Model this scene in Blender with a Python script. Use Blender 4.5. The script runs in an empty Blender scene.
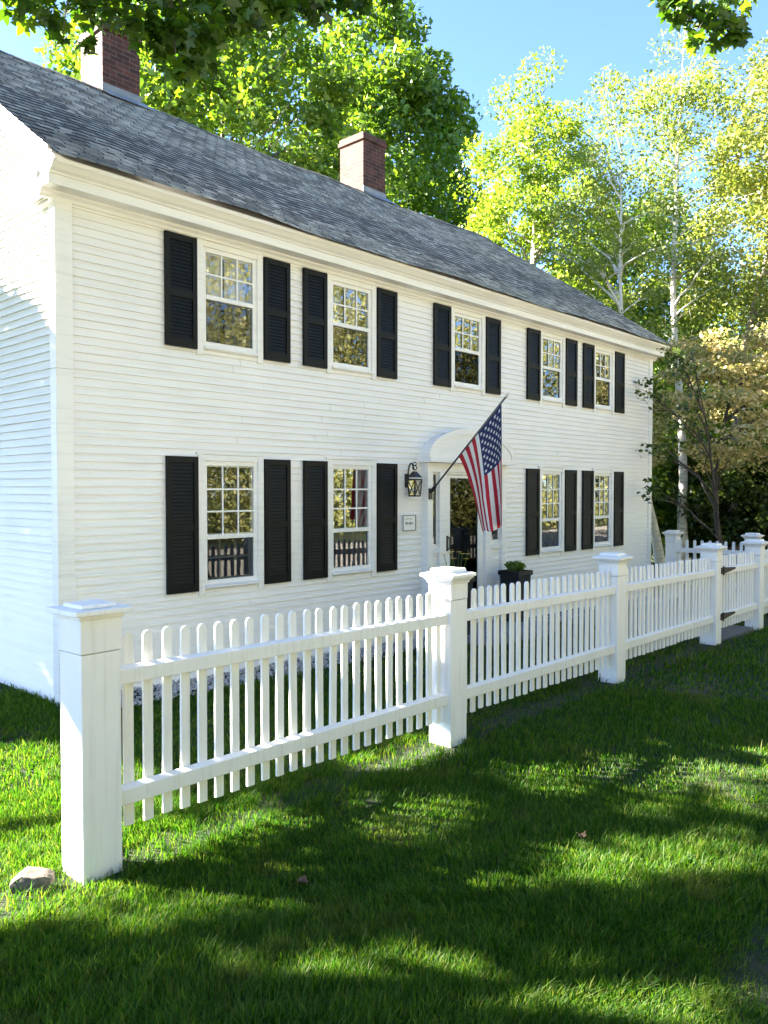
import bpy, math, random
import numpy as np
from mathutils import Vector, noise as mnoise

random.seed(7); rng = np.random.default_rng(11)
SC = bpy.context.scene
COL = SC.collection
D = 6.64                                   # plane of the house front
EL = math.radians(31.0)
SUN = np.array([-0.53*math.cos(EL), 0.848*math.cos(EL), math.sin(EL)])   # towards the sun

def gz(x, y=0.0):
    """Height of the lawn: it falls gently towards +X."""
    return -0.0175*np.clip(np.asarray(x, float)-2.0, 0, 20)

# ------------------------------------------------------------------ materials
def new_mat(name):
    m = bpy.data.materials.new(name); m.use_nodes = True
    nt = m.node_tree; nt.nodes.clear()
    out = nt.nodes.new('ShaderNodeOutputMaterial')
    return m, nt, out
def N(nt, kind, **kw):
    n = nt.nodes.new(kind)
    for k, v in kw.items():
        if k in n.inputs: n.inputs[k].default_value = v
        else: setattr(n, k, v)
    return n
def L(nt, a, b): nt.links.new(a, b)
def rgb(c): return (c[0], c[1], c[2], 1.0)
def ramp(nt, fac, stops):
    r = nt.nodes.new('ShaderNodeValToRGB')
    el = r.color_ramp.elements
    while len(el) < len(stops): el.new(0.5)
    for e, (p, c) in zip(el, stops): e.position = p; e.color = rgb(c)
    L(nt, fac, r.inputs[0]); return r.outputs[0]
def coords(nt, scale=(1,1,1)):
    t = nt.nodes.new('ShaderNodeNewGeometry')
    m = nt.nodes.new('ShaderNodeMapping'); m.inputs['Scale'].default_value = scale
    L(nt, t.outputs['Position'], m.inputs['Vector']); return m.outputs[0]
def noise(nt, scale, detail=4, vec=None, rough=0.6):
    n = N(nt, 'ShaderNodeTexNoise'); n.inputs['Scale'].default_value = scale
    n.inputs['Detail'].default_value = detail; n.inputs['Roughness'].default_value = rough
    if vec is not None: L(nt, vec, n.inputs['Vector'])
    return n.outputs['Fac']
def mix(nt, fac, a, b, blend='MIX'):
    m = nt.nodes.new('ShaderNodeMix'); m.data_type = 'RGBA'; m.blend_type = blend
    for i, v in ((0, fac), (6, a), (7, b)):
        if hasattr(v, 'is_linked') or hasattr(v, 'links'): L(nt, v, m.inputs[i])
        elif isinstance(v, (int, float)): m.inputs[i].default_value = v
        else: m.inputs[i].default_value = rgb(v)
    return m.outputs[2]
def bump(nt, h, strength=0.3, dist=0.01):
    b = nt.nodes.new('ShaderNodeBump'); b.inputs['Strength'].default_value = strength
    b.inputs['Distance'].default_value = dist; L(nt, h, b.inputs['Height']); return b.outputs[0]

def simple(name, col, rough=0.5, var=0.12, scale=6.0, stretch=(1,1,1), bumps=0.0, bscale=60, metal=0.0, spec=0.5):
    m, nt, out = new_mat(name)
    p = N(nt, 'ShaderNodeBsdfPrincipled'); p.inputs['Roughness'].default_value = rough
    p.inputs['Metallic'].default_value = metal; p.inputs['Specular IOR Level'].default_value = spec
    v = coords(nt, stretch)
    f = noise(nt, scale, 6, v)
    lo = tuple(c*(1-var) for c in col); hi = tuple(min(1, c*(1+var)) for c in col)
    L(nt, ramp(nt, f, [(0.3, lo), (0.7, hi)]), p.inputs['Base Color'])
    if bumps: L(nt, bump(nt, noise(nt, bscale, 4, v), bumps, 0.004), p.inputs['Normal'])
    L(nt, p.outputs[0], out.inputs[0]); return m

def paint(name, col, grime, dirt=0.5, stretch=(0.35, 0.35, 9.0)):
    """Weathered white paint: fine streaks, chips and a little grime."""
    m, nt, out = new_mat(name)
    p = N(nt, 'ShaderNodeBsdfPrincipled'); p.inputs['Roughness'].default_value = 0.5
    p.inputs['Specular IOR Level'].default_value = 0.35
    a = noise(nt, 1.3, 6, coords(nt, (1, 1, 1)))
    b = noise(nt, 4.0, 5, coords(nt, stretch))
    c1 = ramp(nt, a, [(0.3, tuple(x*0.95 for x in col)), (0.65, col)])
    c2 = mix(nt, 1.0, c1, ramp(nt, b, [(0.25, (0.88, 0.87, 0.85)), (0.5, (1, 1, 1))]), 'MULTIPLY')
    sp = noise(nt, 55, 3, coords(nt, (1, 1, 1)))
    msk = N(nt, 'ShaderNodeMath', operation='MULTIPLY')
    L(nt, ramp(nt, sp, [(0.70, (0, 0, 0)), (0.80, (1, 1, 1))]), msk.inputs[0]); msk.inputs[1].default_value = dirt
    c3 = mix(nt, msk.outputs[0], c2, grime)
    L(nt, c3, p.inputs['Base Color'])
    L(nt, bump(nt, noise(nt, 40, 4, coords(nt, (0.3, 0.3, 2.0))), 0.15, 0.003), p.inputs['Normal'])
    L(nt, p.outputs[0], out.inputs[0]); return m

def leaf_mat(name, cols, trans=0.45, tint=(1.25, 1.15, 0.55), rough=0.45, scale=0.35, gloss=0.03, patch=None):
    """Thin leaf: diffuse, light shining through, slight gloss; colour varies leaf by leaf."""
    m, nt, out = new_mat(name)
    g = nt.nodes.new('ShaderNodeNewGeometry')
    c = ramp(nt, g.outputs['Random Per Island'], [(i/(len(cols)-1), k) for i, k in enumerate(cols)])
    nn = noise(nt, scale, 3, coords(nt))
    c = mix(nt, 1.0, c, ramp(nt, nn, [(0.3, (0.72, 0.80, 0.8)), (0.7, (1.2, 1.1, 1.0))]), 'MULTIPLY')
    if patch: c = mix(nt, ramp(nt, noise(nt, 2.3, 5, coords(nt)), [(0.56, (0, 0, 0)), (0.72, (0.45, 0.45, 0.45))]), c, patch)
    d = N(nt, 'ShaderNodeBsdfDiffuse'); L(nt, c, d.inputs[0])
    t = N(nt, 'ShaderNodeBsdfTranslucent')
    L(nt, mix(nt, 1.0, c, tint, 'MULTIPLY'), t.inputs[0])
    gl = N(nt, 'ShaderNodeBsdfGlossy'); gl.inputs['Roughness'].default_value = rough
    gl.inputs[0].default_value = (1, 1, 1, 1)
    m1 = nt.nodes.new('ShaderNodeMixShader'); m1.inputs[0].default_value = trans
    L(nt, d.outputs[0], m1.inputs[1]); L(nt, t.outputs[0], m1.inputs[2])
    m2 = nt.nodes.new('ShaderNodeMixShader'); m2.inputs[0].default_value = gloss
    L(nt, m1.outputs[0], m2.inputs[1]); L(nt, gl.outputs[0], m2.inputs[2])
    L(nt, m2.outputs[0], out.inputs[0]); return m

def glass_mat(name, tint, refl):
    m, nt, out = new_mat(name)
    g = N(nt, 'ShaderNodeBsdfGlossy'); g.inputs['Roughness'].default_value = 0.0
    # old panes are not quite flat
    L(nt, bump(nt, noise(nt, 2.5, 2, coords(nt)), 0.02, 0.02), g.inputs['Normal'])
    t = N(nt, 'ShaderNodeBsdfTransparent'); t.inputs[0].default_value = rgb(tint)
    fr = N(nt, 'ShaderNodeFresnel'); fr.inputs['IOR'].default_value = 1.5
    ad = N(nt, 'ShaderNodeMath', operation='MULTIPLY_ADD'); L(nt, fr.outputs[0], ad.inputs[0])
    ad.inputs[1].default_value = 0.3 if name == 'dark_screen' else 0.7; ad.inputs[2].default_value = refl
    ad.use_clamp = True
    x = nt.nodes.new('ShaderNodeMixShader'); L(nt, ad.outputs[0], x.inputs[0])
    L(nt, t.outputs[0], x.inputs[1]); L(nt, g.outputs[0], x.inputs[2])
    L(nt, x.outputs[0], out.inputs[0]); return m

def roof_mat():
    m, nt, out = new_mat('asphalt_shingle')
    p = N(nt, 'ShaderNodeBsdfPrincipled'); p.inputs['Roughness'].default_value = 0.75
    p.inputs['Specular IOR Level'].default_value = 0.55
    v = coords(nt, (1, 1.205, 1))
    br = nt.nodes.new('ShaderNodeTexBrick'); L(nt, v, br.inputs['Vector'])
    br.inputs['Color1'].default_value = (0.105, 0.098, 0.080, 1); br.inputs['Color2'].default_value = (0.40, 0.38, 0.32, 1)
    br.inputs['Mortar'].default_value = (0.02, 0.02, 0.02, 1); br.inputs['Scale'].default_value = 1.0
    br.inputs['Mortar Size'].default_value = 0.009; br.inputs['Brick Width'].default_value = 0.17
    br.inputs['Row Height'].default_value = 0.14; br.offset_frequency = 2; br.offset = 0.37
    f2 = noise(nt, 9, 5, coords(nt, (1.2, 2.5, 1)))
    c = mix(nt, 0.9, br.outputs[0], ramp(nt, f2, [(0.25, (0.55, 0.56, 0.57)), (0.5, (1, 1, 1)), (0.75, (1.7, 1.66, 1.58))]), 'MULTIPLY')
    f3 = noise(nt, 0.7, 4, coords(nt))
    c = mix(nt, 1.0, c, ramp(nt, f3, [(0.3, (0.8, 0.86, 0.85)), (0.7, (1.15, 1.13, 1.12))]), 'MULTIPLY')
    L(nt, c, p.inputs['Base Color'])
    L(nt, bump(nt, noise(nt, 160, 3, coords(nt)), 0.5, 0.006), p.inputs['Normal'])
    L(nt, p.outputs[0], out.inputs[0]); return m

def brick_mat():
    m, nt, out = new_mat('old_brick')
    p = N(nt, 'ShaderNodeBsdfPrincipled'); p.inputs['Roughness'].default_value = 0.85
    g = nt.nodes.new('ShaderNodeNewGeometry'); s = nt.nodes.new('ShaderNodeSeparateXYZ'); L(nt, g.outputs['Position'], s.inputs[0])
    a = N(nt, 'ShaderNodeMath', operation='ADD'); L(nt, s.outputs[0], a.inputs[0]); L(nt, s.outputs[1], a.inputs[1])
    cb = nt.nodes.new('ShaderNodeCombineXYZ'); L(nt, a.outputs[0], cb.inputs[0]); L(nt, s.outputs[2], cb.inputs[1])
    br = nt.nodes.new('ShaderNodeTexBrick'); L(nt, cb.outputs[0], br.inputs['Vector'])
    br.inputs['Color1'].default_value = (0.105, 0.036, 0.024, 1); br.inputs['Color2'].default_value = (0.045, 0.019, 0.014, 1)
    br.inputs['Mortar'].default_value = (0.15, 0.115, 0.10, 1); br.inputs['Scale'].default_value = 1.0
    br.inputs['Mortar Size'].default_value = 0.004; br.inputs['Brick Width'].default_value = 0.205; br.inputs['Row Height'].default_value = 0.068
    c = mix(nt, 0.8, br.outputs[0], ramp(nt, noise(nt, 5, 8, coords(nt)), [(0.3, (0.45, 0.45, 0.46)), (0.7, (1.4, 1.35, 1.25))]), 'MULTIPLY')
    L(nt, c, p.inputs['Base Color'])
    iv = N(nt, 'ShaderNodeMath', operation='SUBTRACT'); iv.inputs[0].default_value = 1.0; L(nt, br.outputs['Fac'], iv.inputs[1])
    L(nt, bump(nt, iv.outputs[0], 0.6, 0.01), p.inputs['Normal'])
    L(nt, p.outputs[0], out.inputs[0]); return m

def bark_mat(name, a, b, stretch=(6, 6, 1.2), scale=4, marks=False):
    m, nt, out = new_mat(name)
    p = N(nt, 'ShaderNodeBsdfPrincipled'); p.inputs['Roughness'].default_value = 0.85
    f = noise(nt, scale, 8, coords(nt, stretch), 0.7)
    st = [(0.35, a), (0.62, b)] if not marks else [(0.36, a), (0.44, b)]
    L(nt, ramp(nt, f, st), p.inputs['Base Color'])
    L(nt, bump(nt, f, 0.6, 0.02), p.inputs['Normal'])
    L(nt, p.outputs[0], out.inputs[0]); return m

def ground_mat():
    m, nt, out = new_mat('lawn_soil')
    p = N(nt, 'ShaderNodeBsdfPrincipled'); p.inputs['Roughness'].default_value = 0.95
    v = coords(nt)
    c = ramp(nt, noise(nt, 14, 8, v), [(0.3, (0.010, 0.018, 0.004)), (0.55, (0.018, 0.032, 0.007)), (0.75, (0.05, 0.040, 0.02))])
    c = mix(nt, ramp(nt, noise(nt, 1.1, 4, v), [(0.60, (0, 0, 0)), (0.72, (1, 1, 1))]), c, (0.055, 0.040, 0.024))
    L(nt, c, p.inputs['Base Color'])
    L(nt, bump(nt, noise(nt, 60, 5, v), 0.8, 0.02), p.inputs['Normal'])
    L(nt, p.outputs[0], out.inputs[0]); return m

M = {}
M['clap'] = paint('clapboard_paint', (0.87, 0.845, 0.815), (0.45, 0.42, 0.36), 0.25)
M['trim'] = paint('trim_paint', (0.87, 0.845, 0.81), (0.40, 0.36, 0.28), 0.5)
M['fence'] = paint('fence_paint', (0.87, 0.845, 0.815), (0.35, 0.33, 0.29), 0.4, (9, 9, 0.5))
M['shutter'] = simple('shutter_paint', (0.0045, 0.0058, 0.0058), 0.5, 0.25, 8, spec=0.18)
M['black'] = simple('black_iron', (0.015, 0.015, 0.016), 0.4, 0.2, 20)
M['roof'] = roof_mat(); M['brick'] = brick_mat()
M['lead'] = simple('lead_flashing', (0.22, 0.24, 0.25), 0.5, 0.25, 8)
M['glass'] = glass_mat('window_glass', (0.93, 0.94, 0.93), 0.02)
M['mesh'] = glass_mat('dark_screen', (0.30, 0.31, 0.31), 0.0)
M['screen'] = glass_mat('screened_glass', (0.62, 0.63, 0.63), 0.015)
M['lampglass'] = glass_mat('lantern_glass', (0.9, 0.9, 0.88), 0.05)
M['curtain'] = simple('curtain_cloth', (0.75, 0.71, 0.62), 0.9, 0.08, 10)
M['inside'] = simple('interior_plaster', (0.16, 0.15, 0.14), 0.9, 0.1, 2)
M['granite'] = simple('granite', (0.24, 0.235, 0.22), 0.85, 0.35, 22, bumps=0.6, bscale=35)
M['slate'] = simple('flagstone', (0.12, 0.12, 0.115), 0.8, 0.25, 9, bumps=0.5, bscale=25)
M['pebble'] = simple('pale_pebbles', (0.42, 0.41, 0.40), 0.85, 0.35, 30)
M['rock'] = simple('field_stone', (0.11, 0.092, 0.072), 0.9, 0.6, 16, bumps=1.0, bscale=18)
M['asphalt'] = simple('old_pale_road', (0.42, 0.38, 0.335), 0.9, 0.2, 30)
M['ground'] = ground_mat()
M['red'] = simple('flag_red', (0.40, 0.010, 0.024), 0.85, 0.08, 14)
M['white'] = simple('flag_white', (0.72, 0.68, 0.62), 0.85, 0.06, 14)
M['navy'] = simple('flag_navy', (0.012, 0.020, 0.085), 0.85, 0.15, 14)
M['pole'] = simple('pole_metal', (0.10, 0.105, 0.11), 0.35, 0.1, 30, metal=0.6)
M['dry'] = simple('dry_leaf', (0.085, 0.050, 0.024), 0.8, 0.3, 30)
M['petal'] = simple('yellow_petal', (0.75, 0.55, 0.10), 0.6, 0.2, 40)
M['hinge'] = simple('rusty_iron', (0.030, 0.018, 0.014), 0.7, 0.4, 30)
M['bark'] = bark_mat('maple_bark', (0.035, 0.028, 0.022), (0.15, 0.125, 0.10))
M['palebark'] = bark_mat('pale_bark', (0.12, 0.10, 0.08), (0.36, 0.32, 0.27))
M['birch'] = bark_mat('birch_bark', (0.06, 0.05, 0.045), (0.66, 0.62, 0.56), (0.8, 0.8, 7), 4, True)
M['darkbark'] = bark_mat('dark_bark', (0.02, 0.016, 0.013), (0.085, 0.066, 0.052))
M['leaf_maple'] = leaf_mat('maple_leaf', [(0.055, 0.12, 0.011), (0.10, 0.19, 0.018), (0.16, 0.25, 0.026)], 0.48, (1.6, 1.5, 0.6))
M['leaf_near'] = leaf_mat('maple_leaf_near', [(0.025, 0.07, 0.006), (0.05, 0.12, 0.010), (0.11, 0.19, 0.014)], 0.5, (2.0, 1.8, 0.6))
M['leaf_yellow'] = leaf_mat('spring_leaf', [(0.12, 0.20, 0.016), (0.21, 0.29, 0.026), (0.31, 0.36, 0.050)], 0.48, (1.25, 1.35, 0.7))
M['leaf_birch'] = leaf_mat('birch_leaf', [(0.12, 0.18, 0.022), (0.20, 0.265, 0.045), (0.30, 0.33, 0.09)], 0.48, (1.2, 1.25, 0.8))
M['leaf_gold'] = leaf_mat('golden_leaf', [(0.17, 0.23, 0.03), (0.26, 0.31, 0.055), (0.37, 0.35, 0.12)], 0.48, (1.2, 1.25, 0.8))
M['leaf_dog'] = leaf_mat('cream_leaf', [(0.13, 0.19, 0.04), (0.38, 0.36, 0.11), (0.62, 0.52, 0.26), (0.75, 0.62, 0.38)], 0.4, (1.2, 1.1, 0.9))
M['leaf_green'] = leaf_mat('green_leaf', [(0.06, 0.13, 0.012), (0.12, 0.21, 0.020), (0.20, 0.28, 0.03)], 0.48, (1.5, 1.5, 0.6))
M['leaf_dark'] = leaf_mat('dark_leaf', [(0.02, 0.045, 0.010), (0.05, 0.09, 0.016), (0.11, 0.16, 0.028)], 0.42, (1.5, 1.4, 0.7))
M['leaf_road'] = leaf_mat('roadside_leaf', [(0.20, 0.22, 0.06), (0.33, 0.335, 0.11), (0.48, 0.44, 0.20)], 0.48, (1.1, 1.1, 0.9))
M['grass'] = leaf_mat('grass_blade', [(0.011, 0.048, 0.004), (0.024, 0.084, 0.006), (0.048, 0.122, 0.010), (0.085, 0.165, 0.015), (0.16, 0.175, 0.045)], 0.50, (1.5, 1.7, 0.55), 0.5, 0.9, 0.008, (0.13, 0.125, 0.042))

# ------------------------------------------------------------------ mesh tools
class MB:
    """Collects faces in world coordinates, then links them as one mesh object."""
    def __init__(s): s.v = []; s.f = []; s.mi = []
    def add(s, vs, fs, mi=0):
        o = len(s.v); s.v += [tuple(map(float, p)) for p in vs]
        s.f += [tuple(i+o for i in f) for f in fs]; s.mi += [mi]*len(fs)
    def box(s, x0, x1, y0, y1, z0, z1, mi=0):
        s.add([(x0,y0,z0),(x1,y0,z0),(x1,y1,z0),(x0,y1,z0),(x0,y0,z1),(x1,y0,z1),(x1,y1,z1),(x0,y1,z1)],
              [(0,3,2,1),(4,5,6,7),(0,1,5,4),(1,2,6,5),(2,3,7,6),(3,0,4,7)], mi)
    def prism(s, prof, axis, a, b, mi=0):
        """prof: 2-D outline; axis 'x': (y,z), 'y': (x,z), 'z': (x,y)."""
        n = len(prof)
        P = {'x': lambda p, t: (t, p[0], p[1]), 'y': lambda p, t: (p[0], t, p[1]), 'z': lambda p, t: (p[0], p[1], t)}[axis]
        vs = [P(p, a) for p in prof]+[P(p, b) for p in prof]
        fs = [(i, (i+1) % n, (i+1) % n+n, i+n) for i in range(n)]+[tuple(range(n-1, -1, -1)), tuple(range(n, 2*n))]
        s.add(vs, fs, mi)
    def tube(s, pts, rad, seg=8, mi=0, cap=True):
        pts = [Vector(p) for p in pts]; n = len(pts)
        if not hasattr(rad, '__len__'): rad = [rad]*n
        vs = []; up = Vector((0.13, 0.27, 1)).normalized()
        for i, p in enumerate(pts):
            d = (pts[min(i+1, n-1)]-pts[max(i-1, 0)]).normalized()
            a = d.cross(up if abs(d.dot(up)) < 0.95 else Vector((1, 0, 0))).normalized(); b = d.cross(a)
            for k in range(seg):
                t = 2*math.pi*k/seg
                vs.append(p+(a*math.cos(t)+b*math.sin(t))*rad[i])
        fs = [(i*seg+k, i*seg+(k+1) % seg, (i+1)*seg+(k+1) % seg, (i+1)*seg+k) for i in range(n-1) for k in range(seg)]
        if cap: fs += [tuple(range(seg-1, -1, -1)), tuple(range((n-1)*seg, n*seg))]
        s.add(vs, fs, mi)
    def build(s, name, mats, parent=None, smooth=False, loc=None):
        me = bpy.data.meshes.new(name)
        o0 = Vector(loc) if loc is not None else (world_loc(parent) if parent else Vector((0, 0, 0)))
        me.from_pydata([(x-o0.x, y-o0.y, z-o0.z) for x, y, z in s.v], [], s.f); 
        for m in (mats if isinstance(mats, (list, tuple)) else [mats]): me.materials.append(m)
        if any(s.mi): me.polygons.foreach_set('material_index', s.mi)
        if smooth: me.polygons.foreach_set('use_smooth', [True]*len(s.f))
        me.update()
        o = bpy.data.objects.new(name, me); COL.objects.link(o)
        if parent: o.parent = parent
        o.location = o0-(world_loc(parent) if parent else Vector((0, 0, 0)))
        return o
def world_loc(o):
    v = Vector((0, 0, 0))
    while o is not None: v = v+o.location; o = o.parent
    return v
def np_mesh(name, V, F, mat, parent=None, smooth=False, loc=None):
    """V: n x 3, F: m x k index array, world coordinates."""
    V = np.asarray(V, np.float32).copy(); F = np.asarray(F, np.int32); k = F.shape[1]
    o0 = Vector(loc) if loc is not None else (world_loc(parent) if parent else Vector((0, 0, 0)))
    V -= np.array(o0, np.float32)
    me = bpy.data.meshes.new(name)
    me.vertices.add(len(V)); me.vertices.foreach_set('co', V.ravel())
    me.loops.add(F.size); me.loops.foreach_set('vertex_index', F.ravel())
    me.polygons.add(len(F)); me.polygons.foreach_set('loop_start', np.arange(0, F.size, k, dtype=np.int32))
    if smooth: me.polygons.foreach_set('use_smooth', np.ones(len(F), bool))
    me.materials.append(mat); me.update(calc_edges=True)
    o = bpy.data.objects.new(name, me); COL.objects.link(o)
    if parent: o.parent = parent
    o.location = o0-(world_loc(parent) if parent else Vector((0, 0, 0)))
    return o
def bevel(o, w, seg=2):
    b = o.modifiers.new('bevel', 'BEVEL'); b.width = w; b.segments = seg; b.limit_method = 'ANGLE'
    return o
def empty(name, loc):
    o = bpy.data.objects.new(name, None); COL.objects.link(o); o.location = loc; o.empty_display_size = 0.2
    return o
def tag(o, label=None, cat=None, group=None, kind=None):
    if label: o['label'] = label
    if cat: o['category'] = cat
    if group: o['group'] = group
    if kind: o['kind'] = kind
    return o
def copy_part(o, parent, loc):
    c = o.copy(); COL.objects.link(c); c.parent = parent; c.location = loc
    return c

# ------------------------------------------------------------------ ground, road
def ground():
    xs = np.concatenate([np.linspace(-90, -6, 12), np.linspace(-4, 26, 121), np.linspace(30, 140, 14)])
    ys = np.concatenate([np.linspace(-90, -6, 12), np.linspace(-4, 14, 73), np.linspace(18, 140, 14)])
    X, Y = np.meshgrid(xs, ys)
    Z = gz(X)+0.012*np.sin(X*2.1+Y*1.3)*np.cos(Y*1.7-X*0.6)-0.012
    V = np.stack([X.ravel(), Y.ravel(), Z.ravel()], 1); w = len(xs)
    i = np.arange(len(ys)-1)[:, None]*w+np.arange(w-1)[None, :]; i = i.ravel()
    F = np.stack([i, i+1, i+1+w, i+w], 1)
    tag(np_mesh('ground', V, F, M['ground'], smooth=True), kind='structure')
ground()
m = MB()
for k in range(40):
    x0, x1 = -80+k*4, -76+k*4
    z0, z1 = float(gz(x0))+0.02, float(gz(x1))+0.02
    m.add([(x0, -9.5, z0), (x1, -9.5, z1), (x1, -1.6, z1), (x0, -1.6, z0)], [(0, 1, 2, 3)])
tag(m.build('road', M['asphalt']), kind='structure')
m = MB()
for k in range(5):
    y0 = 3.86+k*0.66
    z = float(gz(11.2))
    m.prism([(10.55+random.uniform(-.04, .04), y0), (11.85, y0+random.uniform(0, .03)), (11.88, y0+0.61), (10.52, y0+0.63)], 'z', z-0.08, z+0.03)
tag(bevel(m.build('path', M['slate']), 0.012), kind='structure')

# ------------------------------------------------------------------ the house
HX0, HX1 = 3.15, 14.53; HY1 = 14.46
RY, RZ = 10.55, 7.35; EY, EZ = 6.30, 4.49
SL = (RZ-EZ)/(RY-EY)
house = empty('house', (HX0, D, 0))
tag(house, 'white clapboard two storey house with black shutters and grey shingled roof', 'house')
PITCH = 0.0715; ZB = -0.27

def clap_rows(m, face, u0, u1, z0, z1, openings, out):
    """Saw-tooth clapboards on a wall; face(u, depth, z) -> point; openings: (u0,u1,z0,z1)."""
    n = int(math.ceil((z1-z0)/PITCH))
    for r in range(n):
        a = z0+r*PITCH; b = min(a+PITCH, z1)
        cuts = sorted({a, b} | {z for o in openings for z in o[2:4] if a < z < b})
        for c, d in zip(cuts, cuts[1:]):
            mid = (c+d)/2; segs = [u0]
            for o in sorted(o for o in openings if o[2] < mid < o[3]): segs += [o[0], o[1]]
            segs.append(u1)
            dep = lambda z: out*(1-(z-a)/PITCH)
            for s, e in zip(segs[::2], segs[1::2]):
                if e-s < 1e-4: continue
                # butt joints: boards of random length, a hair apart
                us = [s]
                while us[-1]+2.2 < e: us.append(us[-1]+random.uniform(1.5, 3.6))
                us = [q for q in us if q < e-0.3]+[e]
                for s2, e2 in zip(us, us[1:]):
                    j = random.uniform(0, 0.0012)
                    vs = [face(s2+0.0012, dep(c)+j, c), face(e2, dep(c)+j, c), face(e2, dep(d)+j, d), face(s2+0.0012, dep(d)+j, d)]
                    fs = [(0, 1, 2, 3)]
                    if c == a:
                        vs += [face(s2+0.0012, -0.005, c), face(e2, -0.005, c)]; fs.append((4, 5, 1, 0))
                    m.add(vs, fs)
WX = [(4.51, 5.315), (6.215, 7.02), (8.445, 9.225), (10.63, 11.38), (12.30, 13.04)]
UP = (3.157, 4.235); LO = (0.827, 2.165)
openings = [(a, b, UP[0], UP[1]) for a, b in WX]+[(a, b, LO[0], LO[1]) for i, (a, b) in enumerate(WX) if i != 2]
DX0, DX1, DZ = 7.88, 9.63, 2.15
openings.append((DX0, DX1, -0.3, DZ))
m = MB()
clap_rows(m, lambda u, d, z: (u, D-d, z), HX0+0.115, HX1-0.09, ZB+0.03, 4.30, openings, 0.0165)
m.build('wall', M['clap'], house)
# gable on the left: each board ends at the rake
m = MB()
n = int((RZ-0.1)/PITCH)+5
for r in range(n):
    a = ZB+0.03+r*PITCH; b = a+PITCH
    ya = max(D+0.075, EY+(a+0.13-EZ)/SL); yb = max(D+0.075, EY+(b+0.13-EZ)/SL)
    ha, hb = 2*RY-max(D, EY+(a+0.13-EZ)/SL), 2*RY-max(D, EY+(b+0.13-EZ)/SL)
    if yb > RY-0.1: break
    m.add([(HX0-0.025, ya, a), (HX0-0.025, ha, a), (HX0-0.001, hb, b), (HX0-0.001, yb, b), (HX0+0.005, ya, a), (HX0+0.005, ha, a)], [(0, 3, 2, 1), (0, 1, 5, 4)])
m.build('wall', M['clap'], house)
m = MB()
m.prism([(D+0.03, ZB), (HY1, ZB), (HY1, 4.2), (RY, RZ-0.12), (D+0.03, 4.3)], 'x', HX1-0.05, HX1)
m.build('wall', M['clap'], house)
m = MB(); m.box(HX0+0.02, HX1-0.06, HY1-0.08, HY1, ZB, 4.3); m.build('wall', M['clap'], house)
# floors, rooms behind the windows
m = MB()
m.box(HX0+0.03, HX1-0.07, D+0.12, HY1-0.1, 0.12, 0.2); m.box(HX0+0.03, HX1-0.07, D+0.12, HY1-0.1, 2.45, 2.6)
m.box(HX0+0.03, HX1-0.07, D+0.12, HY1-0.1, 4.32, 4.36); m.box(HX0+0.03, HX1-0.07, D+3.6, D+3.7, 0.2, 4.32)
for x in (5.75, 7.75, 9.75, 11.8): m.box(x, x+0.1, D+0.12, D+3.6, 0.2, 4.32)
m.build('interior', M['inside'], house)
# corner boards
for (x0, x1, y0, y1) in ((HX0-0.034, HX0+0.118, D-0.030, D+0.08), (HX1-0.1, HX1+0.03, D-0.028, D+0.08)):
    m = MB(); m.box(x0, x1, y0, y1, ZB, 2.82); m.box(x0-.002, x1+.002, y0-.002, y1+.002, 2.822, 4.30)
    bevel(m.build('corner_board', M['trim'], house), 0.004)
# foundation
m = MB(); m.box(HX0+0.03, HX1-0.02, D+0.02, HY1-0.05, -0.5, -0.05); m.build('foundation', M['granite'], house)
# cornice along the front
prof = [(D+0.0, 4.215), (D-0.03, 4.215), (D-0.04, 4.24), (D-0.065, 4.262), (D-0.065, 4.278), (D-0.20, 4.278), (D-0.20, 4.355),
        (D-0.215, 4.358), (D-0.222, 4.372), (D-0.25, 4.39), (D-0.285, 4.432), (D-0.305, 4.44), (D-0.305, 4.462), (D-0.02, 4.56), (D+0.0, 4.56)]
m = MB(); m.prism([(y, z) for y, z in prof], 'x', HX0-0.16, HX1+0.14)
bevel(m.build('cornice', M['trim'], house), 0.003)
# short returns on the gables
for x0, x1 in ((HX0-0.158, HX0-0.0), (HX1, HX1+0.138)):
    m = MB(); m.box(x0, x1, D+0.0, D+0.42, 4.28, 4.352)
    m.prism([(x0-0.0, 4.352), (x1, 4.352), (x1, 4.44), (x0-0.05, 4.44), (x0-0.045, 4.42)] if x0 < 5 else [(x0, 4.352), (x1, 4.352), (x1+.045, 4.42), (x1+.05, 4.44), (x0, 4.44)], 'y', D+0.0, D+0.45)
    bevel(m.build('cornice_return', M['trim'], house), 0.003)
# rake boards
for xs, sgn in ((HX0, -1), (HX1, 1)):
    m = MB()
    for off, lo, hi in ((0.03, 0.30, 0.10), (0.11, 0.115, 0.035), (0.145, 0.055, 0.02)):
        xa, xb = sorted((xs, xs+sgn*off))
        m.prism([(D-0.15, EZ+(D-0.15-EY)*SL-lo), (RY, RZ-lo), (RY, RZ-hi), (D-0.15, EZ+(D-0.15-EY)*SL-hi)], 'x', xa, xb)
        m.prism([(2*RY-EY-0.05, EZ-lo), (RY, RZ-lo-.001), (RY, RZ-hi-.001), (2*RY-EY-0.05, EZ-hi)], 'x', xa, xb)
    m.build('rake_board', M['trim'], house)
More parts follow.
